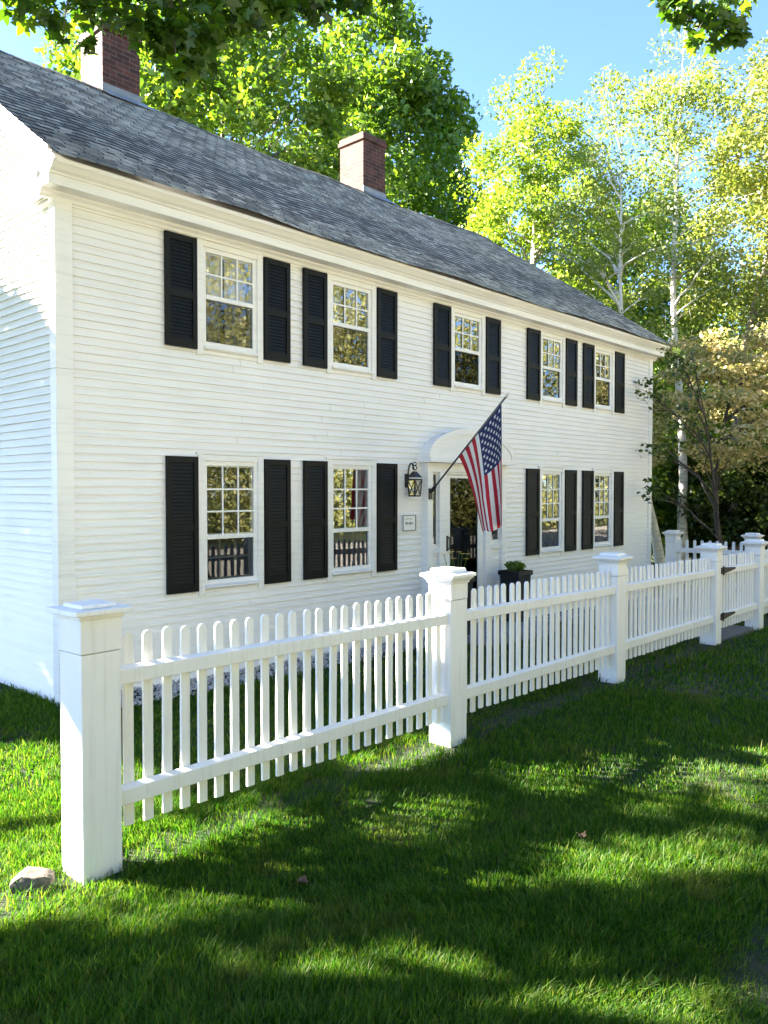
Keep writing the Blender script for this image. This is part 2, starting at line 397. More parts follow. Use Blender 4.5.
# roof: shingle courses as small steps, sagging a little like an old roof
def sag(x, s): return -0.045*math.sin(math.pi*min(1, max(0, (x-3)/11.6)))*(0.4+0.6*s)+0.014*math.sin(x*1.7+s*3)+0.008*math.sin(x*4.1-s*7)
V = []; F = []
nx = 96; xsr = np.linspace(HX0-0.17, HX1+0.15, nx); nc = 37
for side in (1, -1):
    for c in range(nc):
        s0, s1 = c/nc, (c+1)/nc
        base = len(V)
        for x in xsr:
            jit = 0.003*math.sin(x*23+c*5.1)+0.003*random.uniform(-1, 1)
            for s, lift in ((s0-0.1/nc, 0.001), (s0-0.1/nc, 0.010), (s1, 0.001)):
                y = EY+(RY-EY)*s; z = EZ+(RZ-EZ)*s+sag(x, s)+lift
                if s != s1: y += jit; 
                V.append((x, y if side == 1 else 2*RY-y, z))
        for i in range(nx-1):
            a = base+i*3; b = a+3
            q = [(a, b, b+1, a+1), (a+1, b+1, b+2, a+2)]
            F += q if side == 1 else [t[::-1] for t in q]
roof = np_mesh('roof', np.array(V), np.array(F), M['roof'], house)
m = MB()
for x in np.arange(HX0-0.17, HX1+0.1, 0.24):
    za, zb = RZ+sag(x, 1)+0.012, RZ+sag(x+0.24, 1)+0.012
    m.add([(x, RY-0.13, za-0.075), (x+0.25, RY-0.13, zb-0.083), (x+0.25, RY, zb+0.004), (x, RY, za+0.012), (x, RY+0.13, za-0.075), (x+0.25, RY+0.13, zb-0.083)],
          [(0, 1, 2, 3), (3, 2, 5, 4)])
m.build('ridge_cap', M['roof'], roof)
m = MB()
for x0, x1 in ((HX0-0.14, HX1+0.12),):
    m.prism([(EY+0.03, EZ-0.04), (EY+0.04, EZ-0.065), (RY, RZ-0.135), (RY, RZ-0.105)], 'x', x0, x1)
    m.prism([(2*RY-EY, EZ-0.012), (2*RY-EY-0.01, EZ-0.045), (RY+.001, RZ-0.135), (RY+.001, RZ-0.105)], 'x', x0, x1)
m.build('roof_deck', M['trim'], roof)
for x0, x1, z1 in ((5.70, 6.28, 8.34), (10.89, 11.49, 8.46)):
    y0, y1 = RY+0.04, RY+0.66
    ch = MB(); ch.box(x0, x1, y0, y1, 6.8, z1-0.14)
    ch.box(x0-0.03, x1+0.03, y0-0.03, y1+0.03, z1-0.14, z1-0.07); ch.box(x0-0.012, x1+0.012, y0-0.012, y1+0.012, z1-0.07, z1)
    chim = bevel(ch.build('chimney', M['brick'], roof), 0.006)
    fl = MB(); fl.box(x0-0.012, x1+0.012, y0-0.014, y0-0.002, RZ-0.1, RZ+0.11)
    fl.add([(x0-0.04, y0-0.012, RZ+0.03), (x1+0.06, y0-0.012, RZ+0.03), (x1+0.10, y0-0.30, RZ-0.17), (x0-0.08, y0-0.30, RZ-0.17)], [(0, 3, 2, 1)])
    fl.build('flashing', M['lead'], roof)
    cp = MB(); cp.box(x0+0.1, x1-0.1, y0+0.1, y1-0.1, z1, z1+0.012); cp.build('flue', M['black'], roof)

# windows: casing > sashes, panes, curtain
def window(x0, x1, z0, z1, rows, split, curtain=0, lowmunt=True, low='screen'):
    cw = 0.072; fw = 0.045
    m = MB()
    m.box(x0, x0+cw, D-0.030, D+0.09, z0-0.055, z1); m.box(x1-cw, x1, D-0.030, D+0.09, z0-0.055, z1)
    m.box(x0-0.012, x1+0.012, D-0.034, D+0.09, z1-0.0, z1+0.022)
    m.box(x0+cw, x1-cw, D-0.026, D+0.09, z1-0.06, z1-0.001)
    w = bevel(m.build('window', M['trim'], house), 0.003)
    m = MB()
    m.prism([(D-0.055, z0+0.028), (D-0.055, z0+0.012), (D-0.02, z0-0.004), (D+0.09, z0-0.004), (D+0.09, z0+0.04), (D-0.02, z0+0.04)], 'x', x0+cw, x1-cw)
    m.build('sill', M['trim'], w)
    a, b = x0+cw, x1-cw; c, d = z0+0.04, z1-0.06; mid = c+(d-c)*split
    m = MB(); y0, y1 = D-0.008, D+0.022
    m.box(a, a+fw, y0, y1, c, d); m.box(b-fw, b, y0, y1, c, d)
    m.box(a+fw, b-fw, y0, y1, d-fw, d); m.box(a+fw, b-fw, y0, y1, c, c+fw); m.box(a+fw, b-fw, y0-0.006, y1, mid-0.022, mid+0.022)
    bevel(m.build('storm_frame', M['trim'], w), 0.003)
    gx0, gx1 = a+fw, b-fw
    m = MB(); m.box(gx0, gx1, D+0.008, D+0.011, mid+0.022, d-fw); m.build('pane', M['glass'], w)
    m = MB(); m.box(gx0, gx1, D+0.011, D+0.014, c+fw, mid-0.022); m.build('pane', M[low], w)
    # wooden sashes with muntins behind the storm glass
    ys0, ys1 = D+0.016, D+0.045
    m = MB(); t = 0.0085
    m.box(a, gx0+0.012, ys0, ys1, mid, d); m.box(gx1-0.012, b, ys0, ys1, mid, d); m.box(gx0+.012, gx1-.012, ys0, ys1, d-fw-0.012, d); m.box(gx0+.012, gx1-.012, ys0, ys1, mid-0.02, mid+0.03)
    for k in (1, 2):
        x = gx0+(gx1-gx0)*k/3; m.box(x-t, x+t, D-.001, D+.007, mid+0.022, d-fw)
    for k in range(1, rows):
        z = mid+0.03+(d-fw-.012-mid-0.03)*k/rows; m.box(gx0, gx1, D+.0005, D+.0065, z-t, z+t)
    m.build('upper_sash', M['trim'], w)
    yl0, yl1 = D+0.048, D+0.075
    m = MB(); zt = mid+0.02
    m.box(a, gx0+0.012, yl0, yl1, c, zt); m.box(gx1-0.012, b, yl0, yl1, c, zt); m.box(gx0+.012, gx1-.012, yl0, yl1, c, c+fw+0.015); m.box(gx0+.012, gx1-.012, yl0, yl1, mid-0.03, zt)
    if lowmunt:
        for k in (1, 2):
            x = gx0+(gx1-gx0)*k/3; m.box(x-t, x+t, yl0+.004, yl1-.004, c+fw+.015, mid-.03)
        z = (c+fw+mid)/2; m.box(gx0+.012, gx1-.012, yl0+.006, yl1-.006, z-t, z+t)
    m.build('lower_sash', M['trim'], w)
    if curtain:
        for s in (0, 1):
            us = np.linspace(0, 1, 25); wd = (b-a)*curtain
            V = []; 
            for u in us:
                x = (a+u*wd) if s == 0 else (b-u*wd)
                y = D+0.125+0.014*math.sin(u*22+s)
                V += [(x, y, c-0.05), (x, y, d+0.05)]
            F = [(2*i, 2*i+2, 2*i+3, 2*i+1) for i in range(24)]
            q = MB(); q.add(V, F); q.build('curtain', M['curtain'], w, smooth=True)
    return w
UPZ = (3.16, 4.215); LOZ = (0.83, 2.145)
cur = {0: 0.47, 1: 0.47, 2: 0.20, 3: 0.36, 4: 0.36}; curl = {0: 0, 1: 0.2, 3: 0.26, 4: 0.3}
for i, (a, b) in enumerate(WX):
    window(a, b, UPZ[0], UPZ[1], 2, 0.50, cur[i], low='mesh' if i == 2 else 'screen')
    if i != 2: window(a, b, LOZ[0], LOZ[1], 3, 0.385, curl[i])

# shutters: louvred, each its own part; built once per size, then copied
def shutter_mesh(w, h):
    m = MB(); st = 0.05
    m.box(0, st, -0.03, 0, 0, h); m.box(w-st, w, -0.03, 0, 0, h)
    zr = [(0, 0.085), (h*0.475-0.035, h*0.475+0.035), (h-0.06, h)]
    for a, b in zr: m.box(st, w-st, -0.0275, -0.002, a, b)
    for (a, b) in ((zr[0][1], zr[1][0]), (zr[1][1], zr[2][0])):
        n = int((b-a)/0.034)
        for k in range(n):
            z = a+(k+0.5)*(b-a)/n
            m.prism([(-0.0215, z-0.015), (-0.018, z-0.017), (-0.011, z+0.015), (-0.0145, z+0.017)], 'x', st, w-st)
    m.box(st, w-st, -0.003, -0.001, zr[0][1], zr[2][0])
    return m
first = {}
def shutter(x0, w, z0, h):
    key = (round(h, 2),)
    loc = Vector((x0, D-0.018, z0))
    if key not in first:
        m = shutter_mesh(0.345, h)
        m.v = [(x+loc.x, y+loc.y, z+loc.z) for x, y, z in m.v]
        first[key] = m.build('shutter', M['shutter'], house, loc=loc)
        return
    c = copy_part(first[key], house, loc-world_loc(house))
    c.rotation_euler = (random.uniform(-.003, .003), random.uniform(-.002, .002), random.uniform(-.004, .004))
for i, (a, b) in enumerate(WX):
    shutter(a-0.352, 0.345, 3.15, 1.05); shutter(b+0.007, 0.345, 3.15, 1.05)
    if i != 2: shutter(a-0.352, 0.345, 0.82, 1.30); shutter(b+0.007, 0.345, 0.82, 1.30)

# the entrance
ZG = float(gz(8.7))
m = MB()
yF = D-0.11
m.box(DX0, 7.985, yF, D+0.05, ZG-0.1, DZ); m.box(9.525, DX1, yF, D+0.05, ZG-0.1, DZ)            # outer pilasters
m.box(8.135, 8.27, yF+0.01, D+0.05, ZG-0.1, DZ-.12); m.box(9.15, 9.285, yF+0.01, D+0.05, ZG-0.1, DZ-.12)  # inner pilasters
m.box(7.985, 9.525, yF+0.004, D+0.05, DZ-0.12, DZ)
for x0, x1 in ((7.985, 8.135), (9.285, 9.525)):                                               # panels below the sidelights
    m.box(x0, x1, yF+0.045, D+0.05, ZG-0.1, 0.98); m.box(x0+.02, x1-.02, yF+0.03, yF+.046, 0.25, 0.84); m.box(x0, x1, yF+0.02, yF+.05, 0.98, 1.03)
    m.box(x0, x1, yF+0.05, D+0.05, 1.03, 1.10); m.box(x0, x1, yF+0.05, D+0.05, 2.0, DZ-.12)
    m.box(x0, x0+0.025, yF+0.052, yF+.075, 1.10, 2.0); m.box(x1-0.025, x1, yF+0.052, yF+.075, 1.10, 2.0)
m.box(8.27, 9.15, yF+0.03, D+0.05, 2.0, DZ-.12)
m.box(DX0-0.02, DX1+0.02, yF-0.02, yF+0.02, 0.9+ZG-0.95, 0.05)
ent = bevel(m.build('door_surround', M['trim'], house), 0.004)
for x0, x1 in ((8.01, 8.11), (9.31, 9.50)):
    m = MB(); m.box(x0, x1, yF+0.056, yF+0.060, 1.10, 2.0); m.build('sidelight', M['screen'], ent)
    m = MB()
    for k in (1, 2, 3):
        m = MB(); m.box(x0, x1, yF+0.066, yF+0.074, 1.10+.9*k/4-.006, 1.10+.9*k/4+.006); m.build('muntin', M['trim'], ent)
# arched hood over the door
m = MB(); cxh = (DX0+DX1)/2; hw = (DX1-DX0)/2+0.05; rise = 0.36
arc = [(cxh+hw*math.cos(t), DZ+0.075+rise*math.sin(t)) for t in np.linspace(0, math.pi, 29)]
m.prism([(cxh+hw, DZ+0.06)]+arc+[(cxh-hw, DZ+0.06)], 'y', D-0.19, D+0.0)
hi = [(cxh+(hw+0.03)*math.cos(t), DZ+0.075+(rise+0.03)*math.sin(t)) for t in np.linspace(0, math.pi, 29)]
lo = [(cxh+(hw-0.05)*math.cos(t), DZ+0.075+(rise-0.05)*math.sin(t)) for t in np.linspace(0, math.pi, 29)]
for i in range(28): m.prism([lo[i], lo[i+1], hi[i+1], hi[i]], 'y', D-0.205, D-0.188)
m.box(cxh-hw-0.02, cxh+hw+0.02, D-0.215, D+0.0, DZ+0.002, DZ+0.06)
m.build('door_hood', M['trim'], house)
m = MB(); yD = yF+0.05
m.box(8.275, 8.40, yD, yD+0.035, ZG+0.12, 1.995); m.box(9.02, 9.145, yD, yD+0.035, ZG+0.12, 1.995)
m.box(8.40, 9.02, yD, yD+0.035, 1.955, 1.995); m.box(8.40, 9.02, yD, yD+0.035, ZG+0.12, 0.24)
door = bevel(m.build('storm_door', M['trim'], house), 0.004)
m = MB(); m.box(8.40, 9.02, yD+0.012, yD+0.016, 0.24, 1.955); m.build('pane', M['mesh'], door)
m = MB(); m.tube([(8.335, yD, 1.02), (8.335, yD-0.045, 1.03), (8.335, yD-0.05, 1.10), (8.335, yD-0.045, 1.17), (8.335, yD, 1.18)], 0.011)
m.box(8.318, 8.352, yD-0.012, yD, 1.0, 1.20); m.build('handle', M['black'], door)
m = MB()
m.box(8.275, 9.145, yF+0.17, yF+0.21, ZG+0.12, 1.995)
for a, b in ((0.3, 0.9), (1.0, 1.8)):
    for x in (8.38, 8.78): m.box(x, x+0.28, yF+0.158, yF+0.171, a, b)
m.build('front_door', M['shutter'], house)
m = MB(); m.box(8.0, 9.6, D-0.95, D-0.115, ZG-0.2, ZG+0.11); bevel(m.build('doorstep', M['granite'], house), 0.015)

# ------------------------------------------------------------------ lantern, plaque, planters
t = empty('wall_lantern', (7.60, D-0.02, 1.9))
tag(t, 'black iron lantern with scrolled bracket on the clapboards beside the front door', 'lantern')
m = MB(); m.box(7.545, 7.595, D-0.045, D-0.012, 1.83, 2.0); m.build('back_plate', M['black'], t)
m = MB(); yl = D-0.13; xl = 7.60
m.tube([(7.57, D-0.04, 1.90)]+[(7.575+0.04*k/10*0.6, D-0.04-0.09*(1-math.cos(math.pi*k/10))/2, 1.93+0.20*math.sin(math.pi*min(k, 8)/10)**0.8 if k else 1.93) for k in range(11)], 0.011, 6)
for zc, r in ((2.075, 0.027), (2.123, 0.020)):
    m.tube([(xl+r*math.cos(a)*0.8, yl-r*math.cos(a)*0.6, zc+r*math.sin(a)) for a in np.linspace(0, 2*math.pi, 15)], 0.007, 6, cap=False)
m.build('bracket', M['black'], t, smooth=True)
m = MB()
def ring(z, r): return [(xl+sx*r, yl+sy*r, z) for sx, sy in ((-1, -1), (1, -1), (1, 1), (-1, 1))]
b0, b1, b2, b3 = ring(1.735, 0.050), ring(1.93, 0.062), ring(1.955, 0.068), ring(2.03, 0.018)
m.add(b2+b3, [(0, 1, 5, 4), (1, 2, 6, 5), (2, 3, 7, 6), (3, 0, 4, 7), (4, 5, 6, 7), (3, 2, 1, 0)])
m.box(xl-.054, xl+.054, yl-.054, yl+.054, 1.718, 1.737)
for p, q in zip(b0, b1): m.tube([p, q], 0.0085, 6)
for i in range(4):
    m.tube([b1[i], b1[(i+1) % 4]], 0.009, 6); m.tube([b0[i], b1[(i+1) % 4]], 0.0045, 5); m.tube([b0[(i+1) % 4], b1[i]], 0.0045, 5)
m.tube([(xl, yl, 1.737), (xl, yl, 1.85)], 0.012, 8)
m.build('cage', M['black'], t)
m = MB(); c0, c1 = ring(1.739, 0.045), ring(1.925, 0.056); m.add(c0+c1, [(0, 1, 5, 4), (1, 2, 6, 5), (2, 3, 7, 6), (3, 0, 4, 7)]); m.build('pane', M['lampglass'], t)

t = empty('house_sign', (7.61, D-0.02, 1.39))
tag(t, 'small white framed plaque on the clapboards under the lantern', 'sign')
m = MB(); m.box(7.485, 7.735, D-0.034, D-0.014, 1.29, 1.49); m.build('board', M['trim'], t)
m = MB()
for a in ((7.485, 7.735, 1.29, 1.302), (7.485, 7.735, 1.478, 1.49), (7.485, 7.497, 1.303, 1.477), (7.723, 7.735, 1.303, 1.477)): m.box(a[0], a[1], D-0.042, D-0.0345, a[2], a[3])
m.build('moulding', M['lead'], t)
m = MB()
m.tube([(7.535+0.15*k/40, D-0.036, 1.385+0.022*math.sin(k*0.9)*(0.6+0.4*math.sin(k*0.31))) for k in range(41)], 0.0042, 5)
m.tube([(7.60+0.06*math.cos(a), D-0.036, 1.425+0.018*math.sin(a)) for a in np.linspace(0.3, 2.9, 9)], 0.0035, 5)
m.build('lettering', M['lead'], t)

def leaf_cloud(cent, rad, n, size, flat=0.8, up=0.3):
    p = rng.normal(size=(n, 3)); p /= np.linalg.norm(p, axis=1)[:, None]
    p *= (rng.random(n)**0.45)[:, None]*np.asarray(rad)
    return leaf_quads(np.asarray(cent)+p, size, up)
def leaf_quads(P, size, up=0.3, ratio=0.62):
    n = len(P)
    nr = rng.normal(size=(n, 3)); nr[:, 2] += up*2; nr /= np.linalg.norm(nr, axis=1)[:, None]
    a = np.cross(nr, rng.normal(size=(n, 3))); a /= np.linalg.norm(a, axis=1)[:, None]+1e-9
    b = np.cross(nr, a); s = size*rng.uniform(0.4, 1.45, n)[:, None]
    V = np.stack([P-a*s*.5, P+b*s*ratio*.5+nr*s*.08-a*s*.06, P+a*s*.5-nr*s*.06, P-b*s*ratio*.5+nr*s*.08-a*s*.06], 1).reshape(-1, 3)
    return V, np.arange(n*4).reshape(-1, 4)

def planter(x, y, label, plabel, leafname, flowers):
    z = float(gz(x))
    t = empty('planter', (x, y, z)); tag(t, label, 'planter', 'black planters at the front door')
    m = MB(); a, b, h = 0.12, 0.155, 0.82
    for s0, s1, z0, z1 in ((a, b, 0.0, h-0.06), (b+0.02, b+0.02, h-0.06, h)):
        m.add([(x-s0, y-s0, z+z0), (x+s0, y-s0, z+z0), (x+s0, y+s0, z+z0), (x-s0, y+s0, z+z0), (x-s1, y-s1, z+z1), (x+s1, y-s1, z+z1), (x+s1, y+s1, z+z1), (x-s1, y+s1, z+z1)],
              [(0, 1, 5, 4), (1, 2, 6, 5), (2, 3, 7, 6), (3, 0, 4, 7), (3, 2, 1, 0)])
    bevel(m.build('pot', M['black'], t), 0.008)
    m = MB(); m.box(x-0.15, x+0.15, y-0.15, y+0.15, z+h-0.03, z+h-0.02); m.build('soil', M['darkbark'], t)
    p = empty(leafname, (x, y, z+h-0.02)); tag(p, plabel, 'plant')
    q_ = 0.12 if flowers else 0.15
    V, F = leaf_cloud((x, y, z+h+(0.03 if flowers else 0.06)), (q_, q_, 0.10 if flowers else 0.07), 300, 0.055)
    np_mesh('foliage', V, F, M['leaf_green'], p)
    if flowers:
        for k in range(8):
            q = MB(); fx, fy, fz = x+random.uniform(-.15, .15), y+random.uniform(-.12, .12), z+h+random.uniform(.22, .33)
            for j in range(5):
                an = j*2*math.pi/5
                q.add([(fx, fy, fz), (fx+.028*math.cos(an-.4), fy+.028*math.sin(an-.4), fz+.012), (fx+.04*math.cos(an), fy+.04*math.sin(an), fz+.008), (fx+.028*math.cos(an+.4), fy+.028*math.sin(an+.4), fz+.012)], [(0, 1, 2, 3)])
            q.tube([(fx, fy, fz-.001), (x+(fx-x)*.5, y+(fy-y)*.5, z+h)], 0.004, 5, 1)
            q.build('flower', [M['petal'], M['leaf_maple']], p)
planter(9.40, 6.22, 'black square planter standing to the right of the front door', 'low leafy green plant growing in the planter right of the door', 'potted_plant', False)
planter(7.97, 6.15, 'black square planter behind the fence post, half hiding the door', 'green plant with small yellow blossoms in front of the door glass', 'flowering_plant', True)

# ------------------------------------------------------------------ the flag
FX = 7.92
t = empty('flag', (FX, D-0.12, 1.77))
tag(t, 'american flag with stars and stripes hanging from an angled pole beside the door', 'flag')
m = MB(); P0 = (FX, 6.52, 1.77); P1 = (FX, 5.385, 2.885)
m.tube([P0, P1], 0.0125, 10); pole = m.build('pole', M['pole'], t, smooth=True)
m = MB(); m.tube([(FX, 5.385, 2.885), (FX, 5.37, 2.90), (FX, 5.35, 2.92), (FX, 5.335, 2.935)], [0.014, 0.022, 0.018, 0.004], 10); m.build('finial', M['white'], pole, smooth=True)
m = MB(); m.box(FX-0.03, FX+0.03, D-0.132, D-0.112, 1.68, 1.82); m.tube([(FX, 6.525, 1.765), (FX, 6.44, 1.85)], 0.022, 10); m.build('bracket', M['black'], t)
NU, NV = 247, 370
def flag_pt(u, v):
    hy, hz = 5.445+0.62*u, 2.815-0.615*u
    ey, ez = 5.40+0.285*u, 1.385-0.105*u+0.02*math.sin(u*9)
    g = v**0.85; k = 1-(1-v)**1.15
    y = hy*(1-g)+ey*g; z = hz*(1-k)+ez*k
    am = 0.075*min(1, v*1.6)
    x = FX+am*math.sin(7.2*(1-u)**1.5+2.4+v*0.7)+0.012*math.sin(u*17+v*3)*v+0.03*math.sin(v*4)*u
    y += 0.018*math.cos(7.2*(1-u)**1.5+v)*min(1, v*1.5)
    return (x, y, z)
verts = [flag_pt(i/NU, j/NV) for i in range(NU+1) for j in range(NV+1)]
faces = []; mi = []
def in_star(px, py, r):
    a = math.atan2(px, py); d = math.hypot(px, py)
    if d > r: return False
    a = (a+math.pi/5) % (2*math.pi/5)-math.pi/5
    a = abs(a); inner = 0.40*r
    # edge from the tip (r at angle 0) to the notch (inner at pi/5)
    x1, y1, x2, y2 = r, 0.0, inner*math.cos(math.pi/5), inner*math.sin(math.pi/5)
    X, Y = d*math.cos(a), d*math.sin(a)
    return (x2-x1)*(Y-y1)-(y2-y1)*(X-x1) >= 0
stars = [((r+1)/10.0, (2*c+1+(r % 2))/12.0) for r in range(9) for c in range(6 if r % 2 == 0 else 5)]
for i in range(NU):
    for j in range(NV):
        u, v = (i+.5)/NU, (j+.5)/NV
        k = 0 if int(u*13) % 2 == 0 else 1
        if u < 7/13 and v < 0.40:
            k = 2
            for su, sv in stars:
                if abs(v/0.40-sv)*0.76 < 0.034 and in_star((v/0.40-sv)*0.76, -(u*13/7-su)*0.5385, 0.033): k = 1; break
        a = i*(NV+1)+j
        faces.append((a, a+1, a+NV+2, a+NV+1)); mi.append(k)
m = MB(); m.v = verts; m.f = faces; m.mi = mi
cloth = m.build('cloth', [M['red'], M['white'], M['navy']], t, smooth=True)
sd = cloth.modifiers.new('thickness', 'SOLIDIFY'); sd.thickness = 0.0015

# ------------------------------------------------------------------ picket fences
def picket_mesh(h=0.95, w=0.052, th=0.02):
    m = MB(); r = w/2
    prof = [(-r, 0), (r, 0), (r, h-0.024), (r-0.004, h-0.013), (r-0.013, h-0.003), (r-0.021, h), (0.021-r, h), (0.013-r, h-0.003), (0.004-r, h-0.013), (-r, h-0.024)]
    m.prism(prof, 'y', 0, th); return m
PICK = None
def picket(parent, loc, along='x'):
    global PICK
    if PICK is None:
        m = picket_mesh(); m.v = [(x+loc[0], y+loc[1], z+loc[2]) for x, y, z in m.v]
        PICK = bevel(m.build('picket', M['fence'], parent, loc=loc), 0.0025, 1)
        return PICK
    c = copy_part(PICK, parent, Vector(loc)-world_loc(parent))
    c.rotation_euler = (random.uniform(-.006, .006), random.uniform(-.008, .008), (math.pi/2 if along == 'y' else 0)+random.uniform(-.02, .02))
    return c
def panel(thing, x0, x1, y, name='fence_panel', along='x', pitch=0.108, start=None):
    """Two rails on the street side, pickets nailed behind them."""
    m = MB()
    def rail(a, b):
        if along == 'x':
            za, zb = float(gz(x0)), float(gz(x1))
            vs = []
            for x, zz in ((x0, za), (x1, zb)):
                vs += [(x, y-0.075, zz+a), (x, y-0.03, zz+a), (x, y-0.03, zz+b), (x, y-0.078, zz+b-0.012)]
            m.add(vs, [(0, 4, 5, 1), (1, 5, 6, 2), (2, 6, 7, 3), (3, 7, 4, 0), (0, 1, 2, 3), (7, 6, 5, 4)])
        else:
            zz = float(gz(y)); m.box(y-0.07, y-0.03, x0, x1, zz+a, zz+b)
    rail(0.285, 0.375)
    base = Vector((x0, y, float(gz(x0)))) if along == 'x' else Vector((y, x0, float(gz(y))))
    pn = bevel(m.build(name, M['fence'], thing, loc=base), 0.004)
    m = MB(); rail(0.872, 0.955); bevel(m.build('rail', M['fence'], pn), 0.004)
    s = x0+0.085 if start is None else start
    n = int((x1-s-0.03)/pitch)+1
    step = (x1-0.045-s)/(n-1) if n > 1 else pitch
    for k in range(n):
        x = s+k*step
        if along == 'x': picket(pn, (x, y-0.028, float(gz(x))+0.155+random.uniform(-.006, .006)))
        else: picket(pn, (y-0.005, x, float(gz(y))+0.155), 'y')
    return pn
def post(thing, x, y, flat=False):
    z = float(gz(x)); w = 0.10
    m = MB(); m.box(x-w, x+w, y-w, y+w, z-0.1, z+1.045); m.box(x-w-.004, x+w+.004, y-w-.004, y+w+.004, z+1.048, z+1.215)
    p = bevel(m.build('fence_post', M['fence'], thing, loc=(x, y, z)), 0.005)
    m = MB()
    def frus(a, z0, b, z1):
        m.add([(x+sx*a, y+sy*a, z+z0) for sx, sy in ((-1, -1), (1, -1), (1, 1), (-1, 1))]+[(x+sx*b, y+sy*b, z+z1) for sx, sy in ((-1, -1), (1, -1), (1, 1), (-1, 1))],
              [(0, 1, 5, 4), (1, 2, 6, 5), (2, 3, 7, 6), (3, 0, 4, 7), (3, 2, 1, 0), (4, 5, 6, 7)])
    if flat:
        frus(0.112, 1.205, 0.112, 1.228); frus(0.148, 1.2285, 0.148, 1.252); frus(0.09, 1.2525, 0.085, 1.272)
    else:
        frus(0.110, 1.165, 0.116, 1.178); frus(0.112, 1.1785, 0.142, 1.212); frus(0.150, 1.2125, 0.150, 1.235); frus(0.150, 1.2355, 0.10, 1.247); frus(0.098, 1.2475, 0.092, 1.272)
    bevel(m.build('post_cap', M['fence'], p), 0.004)
    return p
FY = 3.59
PX = [1.843, 4.69, 7.46, 10.31, 12.12]
fence = empty('picket_fence', (PX[0], FY, 0))
tag(fence, 'white picket fence with square capped posts along the lawn in front of the house', 'fence')
for i in range(4): post(fence, PX[i], FY, i == 0)
for i in range(3): panel(fence, PX[i]+0.1, PX[i+1]-0.1, FY)
gate = empty('picket_gate', (PX[3]+0.1, FY, float(gz(PX[3]))))
tag(gate, 'white picket gate hung on black strap hinges between two fence posts', 'gate')
panel(gate, PX[3]+0.125, PX[4]-0.125, FY, 'gate_panel')
for zc in (0.33, 0.915):
    z = float(gz(9.8))+zc; m = MB()
    m.prism([(PX[3]+0.06, z-0.04), (PX[3]+0.15, z-0.04), (PX[3]+0.58, z-0.012), (PX[3]+0.60, z), (PX[3]+0.58, z+0.012), (PX[3]+0.15, z+0.04), (PX[3]+0.06, z+0.04)], 'y', FY-0.115, FY-0.101)
    m.tube([(PX[3]+0.11, FY-0.118, z-0.055), (PX[3]+0.11, FY-0.118, z+0.055)], 0.012, 8)
    m.build('hinge', M['hinge'], gate)
f2 = empty('picket_fence', (PX[4], FY, float(gz(PX[4]))))
tag(f2, 'white picket fence continuing beyond the gate at the photo edge', 'fence')
post(f2, PX[4], FY); panel(f2, PX[4]+0.1, 14.5, FY); post(f2, 14.6, FY)
f3 = empty('picket_fence', (14.75, 6.25, float(gz(14.75))))
tag(f3, 'short white picket fence running out from the far corner of the house by the birches', 'fence')
post(f3, 14.75, 6.28); post(f3, 14.75, 4.85)
panel(f3, 4.95, 6.18, 14.75, along='y', pitch=0.13); panel(f3, 3.6, 4.75, 14.75, along='y', pitch=0.13)

FA = math.radians(2.0)
def turned(x, y):
    dx, dy = x-PX[0], y-FY
    return PX[0]+dx*math.cos(FA)-dy*math.sin(FA), FY+dx*math.sin(FA)+dy*math.cos(FA)
for o in (fence, gate, f2):
    x, y = turned(o.location.x, o.location.y); o.location = (x, y, o.location.z); o.rotation_euler = (0, 0, FA)
# ------------------------------------------------------------------ stones, gravel, dry leaves
def rock_mesh(cx, cy, cz, rx, ry, rz, seed, rot=0.0):
    import bmesh
    bm = bmesh.new(); bmesh.ops.create_icosphere(bm, subdivisions=4, radius=1.0)
    r = random.Random(seed)
    pl = [(Vector((r.uniform(-1, 1), r.uniform(-1, 1), r.uniform(-.2, .9))).normalized(), r.uniform(0.72, 0.95)) for _ in range(12)]+[(Vector((0.12, -0.10, 1)).normalized(), 0.62)]
    m = MB(); vs = []
    for v in bm.verts:
        p = v.co.copy(); mx = max(abs(p.x), abs(p.y), abs(p.z)); p = p.lerp(p/mx*0.9, 0.75)
        for nrm, d in pl:
            e = p.dot(nrm)-d
            if e > 0: p -= nrm*e*0.92
        p += p.normalized()*0.05*mnoise.noise(p*3.1+Vector((seed, 0, 0)))+p.normalized()*0.018*mnoise.noise(p*11)
        x, y = p.x*rx, p.y*ry
        vs.append((cx+x*math.cos(rot)-y*math.sin(rot), cy+x*math.sin(rot)+y*math.cos(rot), cz+p.z*rz))
    m.add(vs, [tuple(v.index for v in f.verts) for f in bm.faces]); bm.free(); return m
o = rock_mesh(1.57, 3.62, 0.034, 0.100, 0.062, 0.060, 9, -0.75).build('stone', M['rock'], loc=(1.565, 3.63, 0))
tag(o, 'rough brown grey stone lying in the grass beside the nearest fence post', 'stone')
